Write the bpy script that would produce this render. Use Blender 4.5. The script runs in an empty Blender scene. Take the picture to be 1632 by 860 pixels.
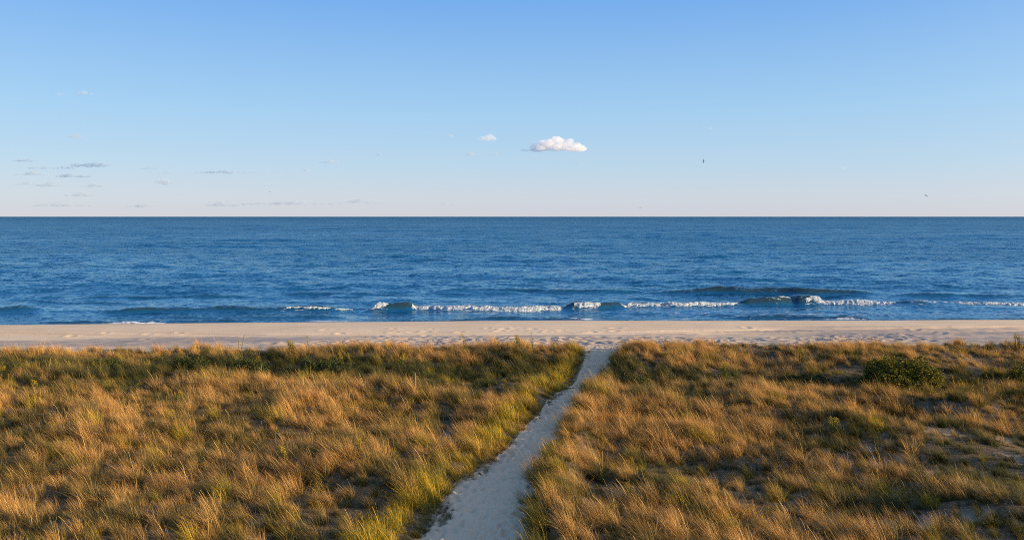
import bpy, math, random
import numpy as np
from mathutils import Vector
random.seed(7); rng = np.random.default_rng(11)
scene = bpy.context.scene
C = scene.collection
R = math.radians

# ------------------------------------------------------------ camera
CAM_Z = 7.0
PITCH = 3.83
cam = bpy.data.cameras.new('camera'); cam.lens = 28.0; cam.sensor_width = 36.0
cam.clip_end = 200000; cam.clip_start = 0.1
camo = bpy.data.objects.new('camera', cam); C.objects.link(camo)
camo.location = (0, 0, CAM_Z); camo.rotation_euler = (R(90 - PITCH), 0, 0)
scene.camera = camo

# ------------------------------------------------------------ sky and sun
SUN_EL, SUN_AZ = 11.5, 104.0          # azimuth clockwise from the view direction (+Y)
world = bpy.data.worlds.new('World'); scene.world = world; world.use_nodes = True
wn = world.node_tree; wn.nodes.clear()
def N(nt, t, **kw):
    n = nt.nodes.new(t)
    for k, v in kw.items(): setattr(n, k, v)
    return n
sky = N(wn, 'ShaderNodeTexSky'); sky.sky_type = 'NISHITA'; sky.sun_disc = False
sky.sun_elevation = R(SUN_EL); sky.sun_rotation = R(SUN_AZ)
sky.altitude = 0; sky.air_density = 1.0; sky.dust_density = 0.2; sky.ozone_density = 3.0
SKY_STRENGTH = 0.064
bg = N(wn, 'ShaderNodeBackground'); bg.inputs[1].default_value = SKY_STRENGTH
# the clear band of air near the horizon: elevation ramp over the physical sky
geo = N(wn, 'ShaderNodeTexCoord'); sep = N(wn, 'ShaderNodeSeparateXYZ')
wn.links.new(geo.outputs['Generated'], sep.inputs[0])
ramp = N(wn, 'ShaderNodeValToRGB')
wn.links.new(sep.outputs['Z'], ramp.inputs[0])
cr = ramp.color_ramp
SKYRAMP = [(0.0, (4.25, 4.4, 5.0)), (0.025, (4.15, 4.6, 5.35)), (0.06, (3.45, 4.62, 5.8)), (0.13, (2.55, 4.25, 6.1)),
           (0.26, (1.2, 2.9, 6.0)), (0.5, (1.3, 2.7, 5.2)), (1.0, (1.3, 2.5, 4.6))]
cr.elements[0].position = SKYRAMP[0][0]; cr.elements[0].color = (*[c / 8 for c in SKYRAMP[0][1]], 1)
cr.elements[1].position = SKYRAMP[-1][0]; cr.elements[1].color = (*[c / 8 for c in SKYRAMP[-1][1]], 1)
for p_, c_ in SKYRAMP[1:-1]:
    e = cr.elements.new(p_); e.color = (*[c / 8 for c in c_], 1)
sc8 = N(wn, 'ShaderNodeVectorMath', operation='SCALE'); sc8.inputs[3].default_value = 8.0
wn.links.new(ramp.outputs[0], sc8.inputs[0])
mixs = N(wn, 'ShaderNodeMix', data_type='RGBA'); mixs.inputs[0].default_value = 0.85
wn.links.new(sky.outputs[0], mixs.inputs[6]); wn.links.new(sc8.outputs[0], mixs.inputs[7])
dotn = N(wn, 'ShaderNodeVectorMath', operation='DOT_PRODUCT'); wn.links.new(geo.outputs['Generated'], dotn.inputs[0])
dotn.inputs[1].default_value = (math.sin(R(SUN_AZ)) * math.cos(R(SUN_EL)), math.cos(R(SUN_AZ)) * math.cos(R(SUN_EL)), math.sin(R(SUN_EL)))
mxn = N(wn, 'ShaderNodeMath', operation='MAXIMUM'); wn.links.new(dotn.outputs['Value'], mxn.inputs[0]); mxn.inputs[1].default_value = 0
pwn = N(wn, 'ShaderNodeMath', operation='POWER'); wn.links.new(mxn.outputs[0], pwn.inputs[0]); pwn.inputs[1].default_value = 3.2
glow = N(wn, 'ShaderNodeMix', data_type='RGBA', blend_type='ADD'); wn.links.new(pwn.outputs[0], glow.inputs[0])
wn.links.new(mixs.outputs[2], glow.inputs[6]); glow.inputs[7].default_value = (5.2, 4.0, 2.8, 1)
wn.links.new(glow.outputs[2], bg.inputs[0])
wo = N(wn, 'ShaderNodeOutputWorld'); wn.links.new(bg.outputs[0], wo.inputs[0])

sl = bpy.data.lights.new('sun', 'SUN'); sl.energy = 5.0; sl.angle = R(0.5); sl.color = (1.0, 0.68, 0.34)
so = bpy.data.objects.new('sun', sl); C.objects.link(so)
sd = Vector((math.sin(R(SUN_AZ)) * math.cos(R(SUN_EL)), math.cos(R(SUN_AZ)) * math.cos(R(SUN_EL)), math.sin(R(SUN_EL))))
so.rotation_euler = sd.to_track_quat('Z', 'Y').to_euler(); so.location = sd * 60

vs = scene.view_settings
vs.view_transform = 'Standard'; vs.look = 'None'; vs.exposure = 1.24; vs.gamma = 1.0
cy = scene.cycles
cy.use_denoising = False; cy.filter_width = 0.95
cy.max_bounces = 14; cy.diffuse_bounces = 3; cy.glossy_bounces = 2; cy.transmission_bounces = 3
cy.volume_bounces = 12; cy.transparent_max_bounces = 6; cy.sample_clamp_indirect = 6

# ------------------------------------------------------------ helpers
def tag(o, label=None, cat=None, group=None, kind=None):
    if label: o['label'] = label
    if cat: o['category'] = cat
    if group: o['group'] = group
    if kind: o['kind'] = kind
    return o

def mesh_obj(name, verts, faces, mat, parent=None, smooth=False, link=True):
    me = bpy.data.meshes.new(name)
    verts = np.asarray(verts, dtype=np.float32).reshape(-1, 3)
    me.vertices.add(len(verts)); me.vertices.foreach_set('co', verts.ravel())
    if isinstance(faces, np.ndarray):
        k = faces.shape[1]; nf = len(faces)
        me.loops.add(nf * k); me.loops.foreach_set('vertex_index', faces.astype(np.int32).ravel())
        me.polygons.add(nf); me.polygons.foreach_set('loop_start', np.arange(0, nf * k, k, dtype=np.int32))
    else:
        flat = [i for f in faces for i in f]; st = np.cumsum([0] + [len(f) for f in faces])[:-1]
        me.loops.add(len(flat)); me.loops.foreach_set('vertex_index', flat)
        me.polygons.add(len(faces)); me.polygons.foreach_set('loop_start', st.astype(np.int32))
    me.update(calc_edges=True)
    if smooth: me.polygons.foreach_set('use_smooth', [True] * len(me.polygons))
    if mat: me.materials.append(mat)
    o = bpy.data.objects.new(name, me)
    if link: C.objects.link(o)
    if parent: o.parent = parent
    return o

def attr(o, name, data, typ='FLOAT'):
    a = o.data.attributes.new(name, typ, 'POINT')
    a.data.foreach_set('value' if typ == 'FLOAT' else 'vector', np.asarray(data, dtype=np.float32).ravel())

def grid_faces(nr, nc):
    i = np.arange(nr * nc).reshape(nr, nc)
    return np.stack([i[:-1, :-1].ravel(), i[:-1, 1:].ravel(), i[1:, 1:].ravel(), i[1:, :-1].ravel()], 1)

def hash2(ix, iy, s):
    h = (ix.astype(np.int64) * 374761393 + iy.astype(np.int64) * 668265263 + s * 2147483647 + 1013904223) & 0xffffffff
    h = ((h ^ (h >> 13)) * 1274126177) & 0xffffffff
    h = h ^ (h >> 16)
    return (h & 0xffffff) / float(0xffffff)
def vnoise(x, y, s=0):
    x = np.asarray(x, float); y = np.asarray(y, float)
    ix = np.floor(x); iy = np.floor(y); fx = x - ix; fy = y - iy
    fx = fx * fx * (3 - 2 * fx); fy = fy * fy * (3 - 2 * fy)
    ix = ix.astype(np.int64); iy = iy.astype(np.int64)
    return ((hash2(ix, iy, s) * (1 - fx) + hash2(ix + 1, iy, s) * fx) * (1 - fy)
            + (hash2(ix, iy + 1, s) * (1 - fx) + hash2(ix + 1, iy + 1, s) * fx) * fy) * 2 - 1
def fbm(x, y, s=0, o=4):
    t = 0; a = 1; w = 0
    for k in range(o):
        t = t + a * vnoise(x * 2 ** k + 17.3 * k, y * 2 ** k - 9.1 * k, s + k); w += a; a *= .5
    return t / w
def smooth(a, b, v):
    t = np.clip((v - a) / (b - a), 0, 1); return t * t * (3 - 2 * t)

def px(col, row, d=None, z=None):
    """photograph pixel -> point on the plane z (or at depth y=d)"""
    vx, vz = (col - 816) / 1269.3, -(row - 430) / 1269.3
    cp, sp = math.cos(R(PITCH)), math.sin(R(PITCH))
    dx, dy, dz = vx, cp + vz * sp, -sp + vz * cp
    if d is not None: t = d / dy
    else: t = (z - CAM_Z) / dz
    return dx * t, dy * t, CAM_Z + dz * t

# ------------------------------------------------------------ the lie of the land
SEA = -2.6
def shift(x): return np.interp(x, [-60, -42, -20, 5, 20, 50, 70], [-3.2, -2.6, -1.0, 0.4, 0.2, .9, 1.2])
PY = [-20, 8, 12, 16.9, 21, 24.7, 28.8, 34.5, 37, 39, 41.5, 46]
PX = [-4, -3.0, -2.0, -.93, -.40, .62, 1.59, 3.0, 3.65, 4.2, 4.9, 6.4]
PW = [1.6, 1.45, 1.35, 1.22, .96, .66, .58, .55, .54, .66, 1.0, 2.5]
def path_c(y): return np.interp(y, PY, PX)
def path_w(y): return np.interp(y, PY, PW) + .10 * vnoise(np.asarray(y) * .55, 3.3, 5)
def path_d(x, y): return np.abs(x - path_c(y)) - path_w(y)       # <0 on the path
HY = [-400, 20, 31, 34, 36.4, 38.6, 40.4, 42.2, 45, 50, 58, 62, 66, 73.2, 80, 110, 160]
HZ = [0, 0, 0, -.30, -.48, -.20, .14, .02, -.45, -1.18, -1.62, -1.66, -1.82, SEA + .0, -3.3, -6, -9]
def dunes(x, y):
    a = .34 * fbm(x * .16 + 3, y * .20, 31, 2) + .32 * fbm(x * .42, y * .55, 47, 2)
    return a
def H(x, y):
    x = np.asarray(x, float); y = np.asarray(y, float)
    ys = y - shift(x)
    ys = ys + 1.6 * smooth(4, 9, x) * np.exp(-((ys - 36.5) / 3) ** 2)
    z = np.interp(ys, HY, HZ)
    for k in (-.8, .8): z = z + np.interp(ys + k, HY, HZ)
    z /= 3
    m = 1 - smooth(42, 47, ys)
    z = z + dunes(x, y) * m * (.15 + .85 * smooth(0, 1.6, path_d(x, y)))
    pdd = path_d(x, y)
    z = z + (.20 + .14 * (1 - smooth(20, 26, y))) * np.exp(-((pdd - .75) / .5) ** 2) * (x > path_c(y)) * (1 - smooth(34, 38, y)) * m
    z = z - .26 * (1 - smooth(-.1, .9, pdd)) * (1 - smooth(40, 46, y))
    z = z + (1 - m) * (1 - smooth(68, 72, ys)) * .06 * fbm(x * .09, y * .3, 77, 2)
    return z

# ------------------------------------------------------------ materials
def mat(name):
    m = bpy.data.materials.new(name); m.use_nodes = True; nt = m.node_tree
    b = nt.nodes['Principled BSDF']; return m, nt, b
def noise(nt, scale, detail=4, vec=None, rough=.55):
    n = N(nt, 'ShaderNodeTexNoise'); n.inputs['Scale'].default_value = scale
    n.inputs['Detail'].default_value = detail; n.inputs['Roughness'].default_value = rough
    if vec is not None: nt.links.new(vec, n.inputs['Vector'])
    return n
def ramp_(nt, fac, stops):
    r = N(nt, 'ShaderNodeValToRGB'); el = r.color_ramp.elements
    el[0].position, el[0].color = stops[0][0], (*stops[0][1], 1)
    el[1].position, el[1].color = stops[-1][0], (*stops[-1][1], 1)
    for p_, c_ in stops[1:-1]:
        e = el.new(p_); e.color = (*c_, 1)
    nt.links.new(fac, r.inputs[0]); return r
def mixc(nt, fac, a, b, mode='MIX'):
    m = N(nt, 'ShaderNodeMix', data_type='RGBA', blend_type=mode)
    for s, v in ((0, fac), (6, a), (7, b)):
        if isinstance(v, bpy.types.NodeSocket): nt.links.new(v, m.inputs[s])
        elif isinstance(v, (int, float)): m.inputs[s].default_value = v
        else: m.inputs[s].default_value = (*v, 1)
    return m.outputs[2]
def math_(nt, op, a, b=None, clamp=False):
    m = N(nt, 'ShaderNodeMath', operation=op); m.use_clamp = clamp
    for s, v in ((0, a), (1, b)):
        if v is None: continue
        if isinstance(v, bpy.types.NodeSocket): nt.links.new(v, m.inputs[s])
        else: m.inputs[s].default_value = v
    return m.outputs[0]
def attr_(nt, name, inst=False):
    a = N(nt, 'ShaderNodeAttribute'); a.attribute_name = name
    if inst: a.attribute_type = 'INSTANCER'
    return a

def sand_material(name, litter_shade=False, bump=.6):
    m, nt, b = mat(name)
    pos = N(nt, 'ShaderNodeNewGeometry').outputs['Position']
    n1 = noise(nt, .35, 3, pos); n2 = noise(nt, 9, 4, pos); n3 = noise(nt, 90, 2, pos)
    col = ramp_(nt, n1.outputs[0], [(.3, (.56, .445, .315)), (.7, (.64, .52, .38))]).outputs[0]
    col = mixc(nt, math_(nt, 'MULTIPLY', n3.outputs[0], .22), col, (.30, .24, .19))
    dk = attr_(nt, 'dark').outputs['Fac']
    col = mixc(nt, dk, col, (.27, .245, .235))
    if litter_shade:
        lit = attr_(nt, 'litter_shade').outputs['Fac']
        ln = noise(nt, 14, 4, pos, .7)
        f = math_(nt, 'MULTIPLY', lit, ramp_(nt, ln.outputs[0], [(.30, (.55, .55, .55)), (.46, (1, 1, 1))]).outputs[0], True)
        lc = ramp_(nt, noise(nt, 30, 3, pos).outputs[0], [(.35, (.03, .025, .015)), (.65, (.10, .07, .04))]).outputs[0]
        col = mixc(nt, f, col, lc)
    wet = attr_(nt, 'wet').outputs['Fac']
    col = mixc(nt, wet, col, (.16, .125, .10))
    if name == 'path_sand': col = mixc(nt, 1.0, col, (.90, .90, .92), 'MULTIPLY')
    nt.links.new(col, b.inputs['Base Color'])
    b.inputs['Roughness'].default_value = .95; b.inputs['Specular IOR Level'].default_value = .15
    bp = N(nt, 'ShaderNodeBump'); bp.inputs['Strength'].default_value = bump; bp.inputs['Distance'].default_value = .035
    nt.links.new(n2.outputs[0], bp.inputs['Height']); nt.links.new(bp.outputs[0], b.inputs['Normal'])
    return m
M_dune = sand_material('dune_sand', litter_shade=True)
M_path = sand_material('path_sand', bump=.5)
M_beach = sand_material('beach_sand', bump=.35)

def water_material():
    m, nt, b = mat('sea_water')
    pos = N(nt, 'ShaderNodeNewGeometry').outputs['Position']
    shal_face = attr_(nt, 'shallow_face_shade').outputs['Fac']
    base = mixc(nt, shal_face, (.003, .066, .168), (.020, .028, .018))
    fo = attr_(nt, 'foam').outputs['Fac']
    mp = N(nt, 'ShaderNodeMapping'); mp.inputs['Scale'].default_value = (.5, 1, 1); nt.links.new(pos, mp.inputs[0])
    fn = noise(nt, 2.6, 6, mp.outputs[0], .75)
    thr = math_(nt, 'SUBTRACT', math_(nt, 'ADD', math_(nt, 'MULTIPLY', fn.outputs[0], 2.4), math_(nt, 'MULTIPLY', fo, .62)), 1.58)
    fm = math_(nt, 'MULTIPLY', thr, 3.0, True)
    fm = math_(nt, 'MULTIPLY', fm, ramp_(nt, fo, [(0.02, (0, 0, 0)), (.12, (1, 1, 1))]).outputs[0])
    col = mixc(nt, fm, base, (.62, .68, .74))
    rg = math_(nt, 'ADD', math_(nt, 'MULTIPLY', fm, .6), .12, True)
    rough_ = attr_(nt, 'ripple').outputs['Fac']
    # ripples too small for the mesh: slopes straight from noise, so they keep working far out
    def slope(scale, k, detail, sx):
        q = N(nt, 'ShaderNodeMapping'); q.inputs['Scale'].default_value = (sx, 1, 1); nt.links.new(pos, q.inputs[0])
        n = noise(nt, scale, detail, q.outputs[0], .6)
        v = N(nt, 'ShaderNodeVectorMath', operation='SUBTRACT'); nt.links.new(n.outputs['Color'], v.inputs[0]); v.inputs[1].default_value = (.5, .5, .5)
        s = N(nt, 'ShaderNodeVectorMath', operation='MULTIPLY'); nt.links.new(v.outputs[0], s.inputs[0]); s.inputs[1].default_value = (k * .7, k, 0)
        c = N(nt, 'ShaderNodeVectorMath', operation='SCALE'); nt.links.new(s.outputs[0], c.inputs[0]); nt.links.new(rough_, c.inputs[3])
        return c.outputs[0]
    def vadd(a, c):
        v = N(nt, 'ShaderNodeVectorMath', operation='ADD'); nt.links.new(a, v.inputs[0]); nt.links.new(c, v.inputs[1]); return v.outputs[0]
    ss = vadd(slope(2.6, 3.0, 3, .7), slope(.5, 2.2, 3, .5))
    ss = vadd(ss, slope(.05, .5, 3, .3))
    nrm = N(nt, 'ShaderNodeNewGeometry').outputs['Normal']
    v = N(nt, 'ShaderNodeVectorMath', operation='NORMALIZE'); nt.links.new(vadd(nrm, ss), v.inputs[0])
    nt.nodes.remove(b)
    df = N(nt, 'ShaderNodeBsdfDiffuse'); gl = N(nt, 'ShaderNodeBsdfGlossy'); fr = N(nt, 'ShaderNodeFresnel'); fr.inputs['IOR'].default_value = 1.33
    for nd in (gl, fr): nt.links.new(v.outputs[0], nd.inputs['Normal'])
    nt.links.new(col, df.inputs['Color']); nt.links.new(rg, gl.inputs['Roughness'])
    gl.inputs['Color'].default_value = (.60, .86, .98, 1)
    cap = math_(nt, 'SUBTRACT', .98, math_(nt, 'MULTIPLY', rough_, .46), True)
    f = math_(nt, 'MINIMUM', fr.outputs[0], cap); f = math_(nt, 'MULTIPLY', f, math_(nt, 'SUBTRACT', 1.0, fm))
    mx = N(nt, 'ShaderNodeMixShader'); nt.links.new(f, mx.inputs[0]); nt.links.new(df.outputs[0], mx.inputs[1]); nt.links.new(gl.outputs[0], mx.inputs[2])
    nt.links.new(mx.outputs[0], nt.nodes['Material Output'].inputs[0])
    return m
M_water = water_material()

def foam_material():
    m, nt, b = mat('wave_foam')
    pos = N(nt, 'ShaderNodeNewGeometry').outputs['Position']
    n = noise(nt, 5, 5, pos, .7)
    c = ramp_(nt, n.outputs[0], [(.38, (.10, .21, .33)), (.52, (.30, .38, .46)), (.66, (.60, .63, .66))]).outputs[0]  # blue shading between the foam lumps is painted into this ramp
    nt.links.new(c, b.inputs['Base Color']); b.inputs['Roughness'].default_value = .8
    bp = N(nt, 'ShaderNodeBump'); bp.inputs['Strength'].default_value = 1; bp.inputs['Distance'].default_value = .15
    nt.links.new(n.outputs[0], bp.inputs['Height']); nt.links.new(bp.outputs[0], b.inputs['Normal'])
    return m
M_foam = foam_material()

def leafy(name, colour_fn, transl=.35, rough=.6):
    m = bpy.data.materials.new(name); m.use_nodes = True; nt = m.node_tree; nt.nodes.clear()
    col = colour_fn(nt)
    d = N(nt, 'ShaderNodeBsdfPrincipled'); d.inputs['Roughness'].default_value = rough
    d.inputs['Specular IOR Level'].default_value = .25
    t = N(nt, 'ShaderNodeBsdfTranslucent'); mx = N(nt, 'ShaderNodeMixShader'); mx.inputs[0].default_value = transl
    nt.links.new(col, d.inputs['Base Color']); nt.links.new(col, t.inputs['Color'])
    nt.links.new(d.outputs[0], mx.inputs[1]); nt.links.new(t.outputs[0], mx.inputs[2])
    o = N(nt, 'ShaderNodeOutputMaterial'); nt.links.new(mx.outputs[0], o.inputs[0]); return m

def grass_col(nt):
    ht = attr_(nt, 'blade_t').outputs['Fac']; rb = attr_(nt, 'blade_r').outputs['Fac']
    dry = attr_(nt, 'dry', True).outputs['Fac']; yel = attr_(nt, 'yel', True).outputs['Fac']
    green = ramp_(nt, rb, [(0, (.014, .024, .008)), (.5, (.038, .050, .014)), (1, (.11, .115, .026))]).outputs[0]  # greens kept dark so blade bases carry shade in their colour
    straw = ramp_(nt, rb, [(0, (.17, .075, .035)), (.3, (.36, .185, .060)), (.65, (.54, .325, .095)), (1, (.74, .53, .20))]).outputs[0]
    yg = ramp_(nt, rb, [(0, (.05, .075, .010)), (.45, (.19, .18, .015)), (1, (.80, .52, .04))]).outputs[0]
    f = math_(nt, 'ADD', math_(nt, 'MULTIPLY', ht, .85), math_(nt, 'SUBTRACT', math_(nt, 'MULTIPLY', dry, 1.3), .75))
    f = math_(nt, 'ADD', f, math_(nt, 'MULTIPLY', math_(nt, 'SUBTRACT', rb, .5), .5), True)
    c = mixc(nt, f, green, straw)
    return mixc(nt, yel, c, yg)
M_grass = leafy('beach_grass', grass_col, .38)

def flat_leaf(name, c0, c1, transl=.3):
    def fn(nt):
        rb = attr_(nt, 'blade_r').outputs['Fac']
        return ramp_(nt, rb, [(0, c0), (1, c1)]).outputs[0]
    return leafy(name, fn, transl, .85)
M_bush = flat_leaf('bayberry_leaf', (.022, .036, .008), (.19, .175, .02), .2)
M_dark = flat_leaf('dark_leaf', (.016, .030, .010), (.060, .080, .018), .2)
M_gleaf = flat_leaf('goldenrod_leaf', (.055, .085, .015), (.17, .19, .03), .35)
M_gflow = flat_leaf('goldenrod_flower', (.22, .19, .02), (.50, .37, .04), .3)
M_seed = flat_leaf('seed_plume', (.42, .26, .15), (.62, .44, .28), .3)
M_rust = flat_leaf('rust_leaf', (.22, .06, .025), (.40, .15, .04), .3)
def plain(name, c, rough=.8):
    m, nt, b = mat(name)
    n = noise(nt, 12, 3); nt.links.new(ramp_(nt, n.outputs[0], [(.3, tuple(v * .8 for v in c)), (.7, c)]).outputs[0], b.inputs['Base Color'])
    b.inputs['Roughness'].default_value = rough; return m
M_twig = plain('grey_twig', (.12, .09, .07)); M_stem = plain('green_stem', (.14, .12, .04))
M_gull = plain('gull_grey', (.11, .11, .12)); M_gullw = plain('gull_white', (.5, .5, .5))

# ------------------------------------------------------------ ground
def axis(parts):
    out = []
    for a, b, s in parts: out.append(np.arange(a, b, s))
    out.append([parts[-1][1]]); return np.concatenate(out)
bush_spots = []
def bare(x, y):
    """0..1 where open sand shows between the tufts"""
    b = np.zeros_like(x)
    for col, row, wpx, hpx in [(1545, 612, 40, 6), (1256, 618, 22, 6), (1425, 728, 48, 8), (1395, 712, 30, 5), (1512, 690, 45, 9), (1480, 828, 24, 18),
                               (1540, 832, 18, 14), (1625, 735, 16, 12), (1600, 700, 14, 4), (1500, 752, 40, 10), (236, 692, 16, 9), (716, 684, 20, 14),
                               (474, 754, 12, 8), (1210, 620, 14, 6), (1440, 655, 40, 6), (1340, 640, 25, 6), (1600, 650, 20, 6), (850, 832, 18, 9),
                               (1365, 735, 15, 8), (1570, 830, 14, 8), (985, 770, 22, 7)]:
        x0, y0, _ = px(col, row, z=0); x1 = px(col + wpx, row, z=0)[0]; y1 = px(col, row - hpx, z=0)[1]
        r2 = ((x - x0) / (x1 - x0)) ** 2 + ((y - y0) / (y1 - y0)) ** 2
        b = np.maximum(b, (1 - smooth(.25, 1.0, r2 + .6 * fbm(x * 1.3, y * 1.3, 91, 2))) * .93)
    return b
def coverage(x, y):
    right = smooth(4, 14, x)
    n = fbm(x * .55, y * .6, 61, 3)
    c = 1 - right * smooth(.05, .6, n) * .62 - (1 - right) * smooth(.45, .8, n) * .5
    c = np.clip(c, 0, 1) * (1 - bare(x, y))
    return c

gx = axis([(-1600, -130, 60), (-130, -48, 2), (-48, 48, .22), (48, 130, 2), (130, 1600, 60)])
gy = axis([(-900, -60, 60), (-60, 8, 2), (8, 46, .22)])
X, Y = np.meshgrid(gx, gy)
Z = H(X, Y) - .10 * bare(X, Y) - .14 * (1 - smooth(-.25, .0, path_d(X, Y))) + .03 * fbm(X * 2.2, Y * 2.2, 13, 2)
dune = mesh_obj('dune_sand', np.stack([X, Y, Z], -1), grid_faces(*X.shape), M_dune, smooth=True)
attr(dune, 'litter_shade', np.clip(coverage(X, Y) * 1.6 + .48, 0, 1) * .97 * smooth(-.1, .25, path_d(X, Y)) * (1 - smooth(42, 44, Y - shift(X))))  # litter under grass; its floor also darkens bare patches in place of shade
attr(dune, 'dark', bare(X, Y) * .6); attr(dune, 'wet', X * 0)  # shade lying on the bare patches, painted as greyer sand
tag(dune, kind='structure')

# path: its own finely modelled strip with footprints
pv = np.arange(2, 46.01, .04); pu = np.linspace(-1.18, 1.18, 84)
U, V = np.meshgrid(pu, pv)
Wd = path_w(V) + .12
Xp = path_c(V) + U * Wd
Zp = H(Xp, V) + .015 - .16 * smooth(.90, 1.18, np.abs(U)) + .035 * (1 - np.abs(U)) * -1
def dimples(Xg, Yg, Zg, pts, sx, sy, dep, step_u, step_v, locate):
    for (x, y, a, s) in pts:
        i, j = locate(x, y)
        ni = int(.5 * s / step_v) + 2; nj = int(.5 * s / step_u) + 2
        i0, i1, j0, j1 = max(0, i - ni), min(Zg.shape[0], i + ni), max(0, j - nj), min(Zg.shape[1], j + nj)
        if i0 >= i1 or j0 >= j1: continue
        dx = Xg[i0:i1, j0:j1] - x; dy = Yg[i0:i1, j0:j1] - y
        ca, sa = math.cos(a), math.sin(a)
        u = (dx * ca + dy * sa) / (sx * s); v = (-dx * sa + dy * ca) / (sy * s); r = np.sqrt(u * u + v * v)
        Zg[i0:i1, j0:j1] += -dep * s * np.exp(-(r ** 2) * 1.6) + dep * .55 * s * np.exp(-((r - 1.5) / .45) ** 2)
pts = []
for k in range(2600):
    y = rng.uniform(3, 45.5); w = float(path_w(y)); x = float(path_c(y)) + rng.uniform(-.95, .95) * w
    pts.append((x, y, rng.normal(.25, .5), rng.uniform(.7, 1.3)))
def loc_path(x, y):
    w = float(path_w(y)) + .12
    return int((y - 2) / .04), int(((x - float(path_c(y))) / w + 1.18) / (2.36 / 83))
dimples(Xp, V, Zp, pts, .09, .16, .024, .022, .04, loc_path)
Zp += .012 * fbm(Xp * 6, V * 6, 23, 3)
pth = mesh_obj('sand_path', np.stack([Xp, V, Zp], -1), grid_faces(*Xp.shape), M_path, smooth=True)
attr(pth, 'dark', 0 * Xp); attr(pth, 'wet', 0 * Xp)
tag(pth, kind='structure')

bx_ = axis([(-3000, -150, 150), (-150, -56, 3), (-56, 56, .16), (56, 150, 3), (150, 3000, 150)])
by_ = axis([(46, 78, .16), (78, 200, 6)])
X, Y = np.meshgrid(bx_, by_)
Z = H(X, Y); YS = Y - shift(X)
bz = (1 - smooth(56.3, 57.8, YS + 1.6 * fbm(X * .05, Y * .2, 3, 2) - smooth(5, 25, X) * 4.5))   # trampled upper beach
Z += bz * (.055 * fbm(X * .9, Y * 1.3, 8, 3))
Z += (1 - smooth(66, 71, YS)) * .016 * fbm(X * .5, Y * 1.2, 19, 3)
# scarp at the seaward rim of the trampled zone
Z += .10 * smooth(5, 20, X) * smooth(60.6, 61.4, YS + .8 * fbm(X * .08, 2, 5, 2)) * (1 - smooth(62, 70, YS))
# tyre tracks running along the beach
def track(Z, a, b_, off, dep):
    (x0, y0), (x1, y1) = a, b_
    dx, dy = x1 - x0, y1 - y0; L = math.hypot(dx, dy); dx /= L; dy /= L
    dist = np.abs(-(X - x0) * dy + (Y - y0) * dx + .12 * np.sin(X * .21) - off); s = (X - x0) * dx + (Y - y0) * dy
    env = smooth(-2, 4, s) * (1 - smooth(L - 8, L, s))
    return Z - dep * env * np.exp(-(dist / .17) ** 2) + dep * .5 * env * np.exp(-((dist - .38) / .15) ** 2)
Z = track(Z, (-54, 62.2), (-16, 57.6), 0, .12); Z = track(Z, (-54, 62.2), (-16, 57.6), -1.7, .12)
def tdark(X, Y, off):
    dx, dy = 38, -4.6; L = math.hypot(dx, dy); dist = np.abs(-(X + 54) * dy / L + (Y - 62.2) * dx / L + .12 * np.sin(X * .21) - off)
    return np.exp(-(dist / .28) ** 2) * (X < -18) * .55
Z = track(Z, (8, 57.5), (56, 61.5), 0, .11); Z = track(Z, (8, 57.5), (56, 61.5), 1.8, .10)
Z = track(Z, (-20, 58.2), (20, 57.7), 0, .05)
pts = []
for k in range(7500):
    y = 46.2 + abs(rng.normal(0, 5.2)); x = rng.normal(16, 17) if k % 4 else rng.uniform(-50, 55)
    if -20 > x and rng.random() < .6: continue
    if y < 62 and vnoise(x * .16, y * .35, 55) + .35 > rng.random() * .9: pts.append((x, y, rng.uniform(0, 3.1), rng.uniform(.7, 1.5)))
ixs = np.searchsorted(bx_, -56)
dimples(X, Y, Z, pts, .20, .30, .040, .16, .16, lambda x, y: (int((y - 46) / .16), int(ixs + (x + 56) / .16)))
Z[0, :] = H(X[0], Y[0])
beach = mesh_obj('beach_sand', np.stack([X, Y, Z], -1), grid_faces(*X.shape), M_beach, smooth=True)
attr(beach, 'dark', np.clip(1.0 * bz * (.75 + .6 * fbm(X * .12, Y * .8, 67, 3)) + tdark(X, Y, 0) + tdark(X, Y, -1.7), 0, 1))  # shade of slopes turned from the sun painted grey over the trampled zone
attr(beach, 'wet', smooth(71.9, 73.1, YS + .25 * fbm(X * .25, Y * .3, 5, 2)) * .9)
tag(beach, kind='structure')

# ------------------------------------------------------------ the sea
# breaking lines (x0, x1, distance, crest height, skew) measured along the surf
def seg(c0, r0, c1, r1, z=SEA + .35):
    a = px(c0, r0, z=z); b = px(c1, r1, z=z); return a[0], b[0], a[1], b[1]
CREST = [  # c0,row,c1,row,height,ramp metres
    (-60, 492, 70, 491, .42, 2.5), (150, 493, 575, 489, .46, 5), (588, 488, 668, 488, .66, 1.2), (640, 488, 905, 488, .38, 1.5),
    (895, 487, 1002, 485, .66, 1.5), (985, 485, 1192, 482, .42, 1.5), (1172, 481, 1280, 479, .74, 1.5), (1258, 479, 1312, 479, .85, .8),
    (1285, 480, 1490, 481, .40, 2), (1450, 481, 1760, 481, .32, 2), (1030, 462, 1420, 466, .82, 11),
    (700, 459, 1060, 461, .30, 8), (80, 470, 420, 467, .26, 7), (430, 463, 700, 465, .22, 6), (1400, 468, 1700, 467, .28, 6), (0, 476, 260, 480, .2, 5),
    (60, 507, 420, 506, .15, 4), (700, 504, 960, 502, .20, 4), (1150, 499, 1400, 502, .26, 3), (1370, 505, 1700, 504, .22, 4), (600, 508, 800, 505, .15, 3),
    (880, 508, 1260, 507, .20, 4), (400, 511, 720, 510, .16, 4), (-40, 514, 260, 513, .14, 4), (240, 501, 560, 500, .16, 4), (1180, 508, 1500, 507, .18, 4)]
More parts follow.
